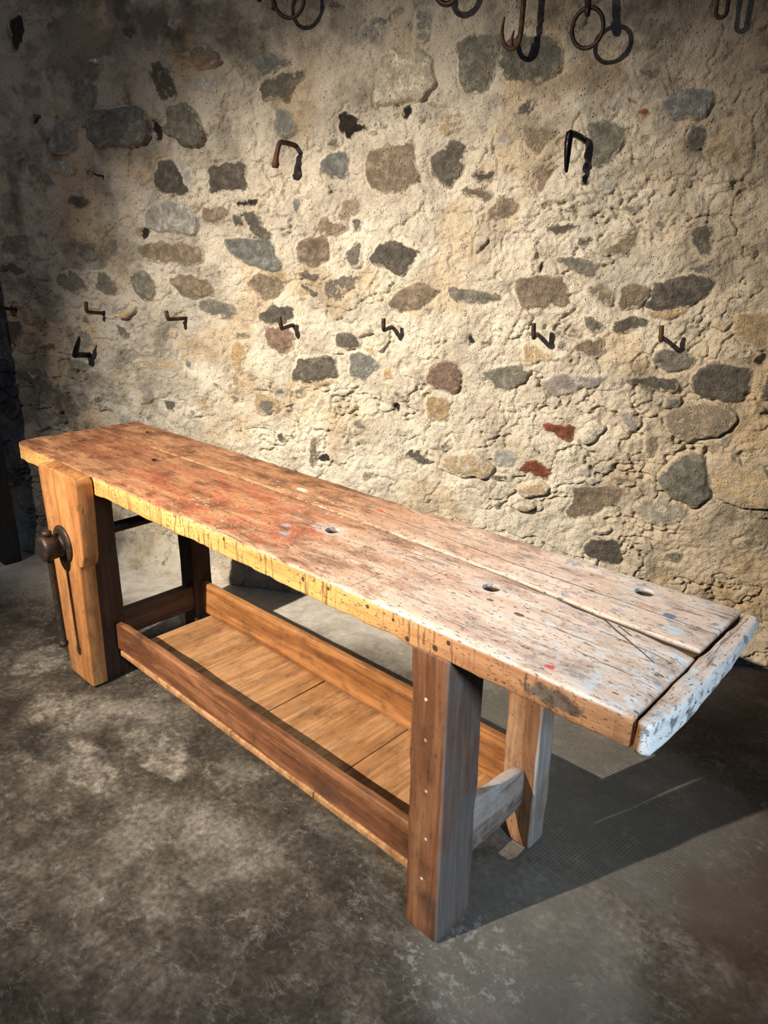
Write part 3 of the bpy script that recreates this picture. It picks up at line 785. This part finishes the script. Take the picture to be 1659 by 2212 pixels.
# ------------------------------------------------------------------ the workbench
H, T = .82, .0635
bench = empty('workbench')
tag(bench, 'long old wooden workbench with paint-stained top, vise and low tray, standing before the stone wall', 'workbench')
GX = [-1, .075, 1.105, 1.72, 2.08, 2.327, 2.53, 3]; GY = [.334, .333, .336, .324, .311, .286, .276, .27]; GW = [.0015, .0015, .0018, .003, .006, .009, .013, .013]
gap = lambda x: float(np.interp(x, GX, GY)); gw = lambda x: float(np.interp(x, GX, GW))
XR = 2.532
wob = lambda x, s: .0022*mn.noise(Vector((x*3, s, 0)))
def front_lo(x):
    e = 0.0
    if x < .055: e = .055-math.sqrt(max(0, .055**2-(.055-x)**2))
    if x > XR-.02: e += .10*(x-XR+.02)
    return e + wob(x, 1.3)
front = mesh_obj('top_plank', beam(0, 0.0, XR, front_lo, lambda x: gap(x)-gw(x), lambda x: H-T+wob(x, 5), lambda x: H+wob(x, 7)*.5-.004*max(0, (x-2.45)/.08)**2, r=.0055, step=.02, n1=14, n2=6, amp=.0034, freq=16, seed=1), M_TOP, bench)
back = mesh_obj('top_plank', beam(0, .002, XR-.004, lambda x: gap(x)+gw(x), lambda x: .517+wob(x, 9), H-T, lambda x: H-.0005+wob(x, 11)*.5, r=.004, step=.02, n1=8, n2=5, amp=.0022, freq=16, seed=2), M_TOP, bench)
bx = bmesh.new(); bmesh.ops.create_cube(bx, size=1, matrix=Matrix.Translation((.215, .178, .83)) @ Matrix.Diagonal((.085, .062, .026, 1)))
sq = mesh_obj('chisel', bx, M_LEGD)
cut(front, [drill(1.575, .222, .0195), drill(2.087, .232, .0215), drill(.624, .256, .020), sq])
cut(back, [drill(2.342, .455, .0215), drill(.228, .455, .020)])
for o in (front, back):
    for p in o.data.polygons: p.use_smooth = True
    try: o.data.set_sharp_from_angle(angle=math.radians(40))
    except Exception: pass
hb = bmesh.new(); bmesh.ops.create_cube(hb, size=1, matrix=Matrix.Translation((.215, .178, .795)) @ Matrix.Diagonal((.072, .050, .042, 1)))
bmesh.ops.bevel(hb, geom=hb.edges[:], offset=.004, segments=2, affect='EDGES')
mesh_obj('bench_stop', hb, M_RAILB, bench)
mesh_obj('gap_filler', beam(0, .01, XR-.008, lambda x: gap(x)-gw(x)-.0004, lambda x: gap(x)+gw(x)+.0004, H-.045, lambda x: H-.0045-.010*min(1, max(0, (x-1.4)/1.0))+.002*mn.noise(Vector((x*22, 0, 0))), r=.0004, step=.02, n1=3, n2=2, amp=0), M_CAULK, bench)
# end batten, bowed and tapering towards the back
end = mesh_obj('end_batten', beam(1, -.004, .519, XR+.003, lambda y: XR+.034+.012*math.sin(math.pi*min(1, max(0, (y+.004)/.52)))-.006*(1 if y < .0 else 0),
      lambda y: H-.068+.040*max(0, y/.52)**1.15, lambda y: H-.002+wob(y, 3), r=.010, step=.02, n1=3, n2=7, amp=.004, seed=5, freq=14), M_END, bench)
end['label'] = 'bleached white batten across the end of the top'

# legs
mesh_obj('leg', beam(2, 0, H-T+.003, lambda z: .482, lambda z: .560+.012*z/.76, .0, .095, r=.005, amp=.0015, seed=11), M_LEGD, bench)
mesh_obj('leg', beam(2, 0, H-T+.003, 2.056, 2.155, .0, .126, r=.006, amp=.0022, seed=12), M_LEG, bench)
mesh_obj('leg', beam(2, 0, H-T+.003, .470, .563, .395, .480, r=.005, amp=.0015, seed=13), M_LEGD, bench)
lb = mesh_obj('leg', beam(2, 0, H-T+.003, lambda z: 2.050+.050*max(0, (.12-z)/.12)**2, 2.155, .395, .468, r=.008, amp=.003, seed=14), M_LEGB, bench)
# rails of the tray, their ends let into the legs
def chip(x): return .235 - (.010 if x < .62 else 0)*sm(.62, .59, x) + .003*mn.noise(Vector((x*5, 2, 0)))
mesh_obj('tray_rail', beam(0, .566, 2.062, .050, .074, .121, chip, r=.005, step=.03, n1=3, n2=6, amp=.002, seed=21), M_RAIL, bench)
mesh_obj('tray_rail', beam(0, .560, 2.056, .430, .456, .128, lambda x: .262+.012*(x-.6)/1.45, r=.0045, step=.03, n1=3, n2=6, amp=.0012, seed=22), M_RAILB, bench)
# tray boards, side by side across the bench
for a, b, dz in ((.60, .918, 0), (.921, 1.288, .001), (1.291, 1.673, -.001), (1.677, 2.05, .0005)):
    mesh_obj('tray_board', beam(1, .044, .455, a, b, .103, lambda y, dz=dz: .1235+dz, r=.002, step=.05, n1=10, n2=2, amp=.001, seed=int(a*100)), M_TRAY, bench)
# stretchers
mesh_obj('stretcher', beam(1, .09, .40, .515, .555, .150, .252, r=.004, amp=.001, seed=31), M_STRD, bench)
mesh_obj('stretcher', beam(1, .122, .40, 2.088, 2.120, .127, lambda y: .298-.20*(y-.12)*.9, r=.007, step=.02, amp=.003, seed=32), M_STR, bench)

# leg vise
jaw_out = [(.396, .004), (.578, .004), (.600, .475), (.604, .492), (.626, .500), (.640, .535), (.658, .70), (.664, .805), (.655, .822), (.40, .826), (.380, .815), (.374, .795)]
jaw = mesh_obj('vise_jaw', prism(jaw_out, -.064, -.004, .0075), M_JAW, bench, smooth=False)
for p in jaw.data.polygons: p.use_smooth = True
try: jaw.data.set_sharp_from_angle(angle=math.radians(35))
except Exception: pass
hx, hz = .504, .556
fl = bmesh.new(); lathe(fl, (hx, -.062, hz), (0, -1, 0), [(0, .066), (.006, .068), (.011, .064), (.013, .050)], 36)
mesh_obj('screw_flange', fl, M_IRON, jaw)
hu = bmesh.new(); lathe(hu, (hx, -.070, hz), (0, -1, 0), [(0, .040), (.012, .041), (.016, .036), (.022, .036), (.026, .043), (.060, .046), (.070, .044), (.074, .036)], 32)
mesh_obj('screw_hub', hu, M_IRON, jaw)
ba = bmesh.new()
lathe(ba, (hx+.004, -.118, .185), (.0, .0, 1), [(-.012, .006), (-.008, .016), (.004, .017), (.010, .013), (.014, .0112), (.21, .0115), (.405, .0112), (.414, .012), (.418, .016), (.430, .017), (.436, .008)], 16)
mesh_obj('handle_bar', ba, M_IRON, jaw)
ro = bmesh.new(); prof = []
for k in range(46): prof += [(k*.0085, .0205), (k*.0085+.002, .0205), (k*.0085+.0042, .0165), (k*.0085+.0062, .0165)]
lathe(ro, (.528, .05, .576), (0, 1, 0), prof, 14)
mesh_obj('vise_screw', ro, M_IRON, jaw)
# small pale nail heads and knots in the near leg
for nx_, nz_ in ((2.098, .645), (2.101, .545), (2.108, .415), (2.112, .285), (2.104, .165)):
    b = bmesh.new(); lathe(b, (nx_, .004, nz_), (0, -1, 0), [(0, .0045), (.0045, .0045), (.0058, .003)], 12)
    mesh_obj('nail_plug', b, M_CHIP if nz_ != .50 else M_IRON, bench)

# ------------------------------------------------------------------ iron on the wall
def ironwork(name, parts_, label, cat, group=None):
    """one piece of ironwork: list of (path, radii)"""
    bm = bmesh.new()
    for P, R, kw in parts_: tube(bm, P, R, **kw)
    return tag(bm_obj(name, bm), label, cat, group)
def bm_obj(name, bm, mat=None): return mesh_obj(name, bm, mat or M_RUST)

pegs = [(-.903, 1.252, -.927, 1.271, -.920, 1.312, 'black bent iron peg at the left edge of the wall, outermost of the row'),
        (-.400, 1.252, -.407, 1.263, -.403, 1.303, 'bent iron peg above the stubby crooked spike, on the left of the wall'),
        (.028, 1.243, .007, 1.246, .003, 1.279, 'bent iron peg with a rusty streak running down the mortar below it'),
        (.550, 1.234, .541, 1.229, .536, 1.273, 'bent iron peg driven in between a grey stone and a reddish stone'),
        (.985, 1.243, .980, 1.241, .980, 1.282, 'bent iron peg in pale mortar straight above the small round nail hole'),
        (1.563, 1.240, 1.561, 1.237, 1.557, 1.286, 'bent iron peg above a pale yellow stone, second from the right in the row'),
        (2.003, 1.250, 2.002, 1.248, 1.997, 1.295, 'rusty bent iron peg furthest right in the row, below a large dark stone')]
for k, (s0, z0, s1, z1, s2, z2, lab) in enumerate(pegs):
    P = [wp(s0, z0-.004, -.05), wp(s0, z0-.002, .0), wp(s0*.5+s1*.5, (z0+z1)/2-.003, .04), wp(s1, z1-.004, .070), wp(s1, z1, .079), wp(s1*.7+s2*.3, z1*.7+z2*.3, .083), wp(s2, z2, .083)]
    b = bmesh.new(); tube(b, P, [.0085, .0085, .008, .008, .0085, .0085, .0085], 10)
    tag(mesh_obj('iron_peg', b, M_RUST if k in (2, 6) else M_IRON), lab, 'wall peg', 'bent iron pegs in a row along the wall')

b = bmesh.new()
tube(b, [wp(-.506, 1.054, -.05), wp(-.505, 1.056, .0), wp(-.503, 1.062, .045), wp(-.500, 1.068, .082)], [.013, .013, .014, .016], 10)
tube(b, [wp(-.503, 1.058, .078), wp(-.496, 1.082, .080), wp(-.480, 1.112, .082), wp(-.464, 1.150, .082)], [.015, .013, .011, .005], 10)
tag(mesh_obj('iron_spike', b, M_BLACK), 'stubby black iron spike bent up to the right, below the peg row on the left', 'wall spike')

b = bmesh.new()
tube(b, [wp(.578, 1.910, -.05), wp(.577, 1.911, .0), wp(.568, 1.912, .050), wp(.560, 1.908, .076), wp(.552, 1.880, .084), wp(.546, 1.852, .086), wp(.543, 1.832, .086)], [.0095, .0095, .009, .009, .0095, .011, .014], 10)
tube(b, [wp(.543, 1.838, .086), wp(.542, 1.822, .087)], [.016, .012], 10, smoothn=1)
tag(mesh_obj('bent_nail', b, M_RUST), 'rusty nail bent over into a hook, hanging head down on the upper wall', 'nail')

b = bmesh.new()
tube(b, [wp(1.668, 1.897, -.05), wp(1.664, 1.899, .0), wp(1.645, 1.905, .05), wp(1.627, 1.905, .078)], [.011, .011, .011, .012], 10)
tube(b, [wp(1.627, 1.909, .079), wp(1.625, 1.875, .084), wp(1.625, 1.842, .084), wp(1.626, 1.800, .083), wp(1.627, 1.786, .082)], [.013, .013, .0115, .007, .004], 12)
tag(mesh_obj('coat_hook', b, M_BLACK), 'glossy black hook with a tapered hanging prong, on the upper right of the wall', 'hook')

b = bmesh.new(); tube(b, [wp(-.317, 1.816, -.03), wp(-.320, 1.818, .018), wp(-.326, 1.822, .034)], [.005, .004, .0035], 8)
tag(mesh_obj('iron_nail', b, M_IRON), 'tiny dark nail sticking out of bare mortar under the large pale blue-grey stone', 'nail')

def ring_pts(c, rs, rz, tilt=0.0, n=40):
    s0, z0, o0 = c
    return [wp(s0+rs*math.cos(a), z0+rz*math.sin(a), o0+tilt*rs*math.cos(a)+.012*math.sin(a)) for a in [2*math.pi*k/n for k in range(n)]]
# ring hanging on a forged eye
t = empty('tether_ring', wp(1.651, 2.29, 0)); off = -Vector(t.location)
def part(name, bm, mat, parent):
    bmesh.ops.translate(bm, verts=bm.verts[:], vec=off); return mesh_obj(name, bm, mat, parent)
tag(t, 'round iron ring hanging complete from a forged eye, top right of the wall', 'wall ring')
b = bmesh.new(); tube(b, ring_pts((1.655, 2.201, .100), .0485, .0525, .15), .0066, 10, closed=True); part('ring', b, M_IRON, t)
b = bmesh.new()
tube(b, [wp(1.652, 2.262, .093), wp(1.652, 2.235, .113), wp(1.651, 2.243, .122), wp(1.650, 2.285, .105), wp(1.650, 2.345, .098), wp(1.650, 2.40, .09), wp(1.650, 2.41, .03), wp(1.650, 2.41, -.05)], [.008, .0085, .009, .011, .011, .010, .010, .010], 10)
part('eye_bolt', b, M_IRON, t)
# ring cut by the top of the frame on the left
t = empty('hanging_ring', wp(.605, 2.42, 0)); off = -Vector(t.location)
tag(t, 'iron ring on the upper wall, half cut off by the top edge left of centre', 'wall ring')
b = bmesh.new(); tube(b, ring_pts((.610, 2.372, .075), .058, .062, -.1), .0068, 10, closed=True); part('ring', b, M_IRON, t)
b = bmesh.new(); tube(b, [wp(.605, 2.444, -.05), wp(.606, 2.440, .03), wp(.606, 2.430, .07), wp(.607, 2.424, .092), wp(.607, 2.442, .098)], .0085, 10); part('hook', b, M_IRON, t)
b = bmesh.new(); tube(b, [wp(.500, 2.44, -.05), wp(.496, 2.43, .03), wp(.490, 2.405, .05), wp(.484, 2.372, .05)], [.009, .009, .009, .008], 10)
tag(mesh_obj('iron_hook', b, M_IRON), 'dark hook tip just showing at the top edge, left of the half hidden ring', 'hook')
# two small linked rings peeping in at the top
t = empty('hanging_ring', wp(1.187, 2.40, 0)); off = -Vector(t.location)
tag(t, 'iron ring of which only the bottom shows at the top edge, centre right', 'wall ring')
b = bmesh.new(); tube(b, ring_pts((1.187, 2.356, .075), .043, .046, .1), .0095, 10, closed=True); part('ring', b, M_IRON, t)
b = bmesh.new(); tube(b, [wp(1.187, 2.408, -.05), wp(1.187, 2.404, .04), wp(1.187, 2.396, .085), wp(1.187, 2.41, .094)], .008, 10); part('hook', b, M_IRON, t)
# big hanging hook
b = bmesh.new()
tube(b, [wp(1.447, 2.44, -.05), wp(1.446, 2.435, .03), wp(1.444, 2.41, .060), wp(1.442, 2.34, .062), wp(1.440, 2.27, .062), wp(1.438, 2.215, .062), wp(1.432, 2.182, .062), wp(1.417, 2.168, .063), wp(1.399, 2.170, .063), wp(1.384, 2.184, .062), wp(1.377, 2.205, .060), wp(1.376, 2.232, .058), wp(1.380, 2.262, .055)],
     [.010, .010, .010, .0095, .009, .009, .0085, .008, .008, .0075, .0065, .005, .003], 10)
tube(b, [wp(1.417, 2.170, .063), wp(1.412, 2.180, .070), wp(1.413, 2.198, .074), wp(1.418, 2.216, .074)], [.007, .006, .005, .0025], 8)
tag(mesh_obj('meat_hook', b, M_RUST), 'long rusty iron hook with a barbed curved end, left of the round ring', 'hook')
# narrow link at the top right
b = bmesh.new()
P = []
for k in range(36):
    a = 2*math.pi*k/36; cz = 2.30 if math.sin(a) >= 0 else 2.224
    P.append(wp(2.045+.0155*math.cos(a), cz+.0165*math.sin(a), .08+.05*(cz-2.224)*0))
tube(b, P, .0065, 8, closed=True)
tube(b, [wp(2.046, 2.338, -.05), wp(2.046, 2.334, .04), wp(2.046, 2.318, .082), wp(2.046, 2.305, .084)], .007, 8)
tag(mesh_obj('iron_link', b, M_RUST), 'narrow elongated iron link hanging at the top edge, nearest the right corner', 'link')

# ------------------------------------------------------------------ dark upright at the far left
bm = beam(2, -.002, 1.9, -.93, -.797, .135, .225, r=.008, amp=.002, seed=40)
po = mesh_obj('timber_post', bm, M_POST)
tag(po, 'near-black upright timber post at the left edge, standing on the floor close to the wall', 'post')
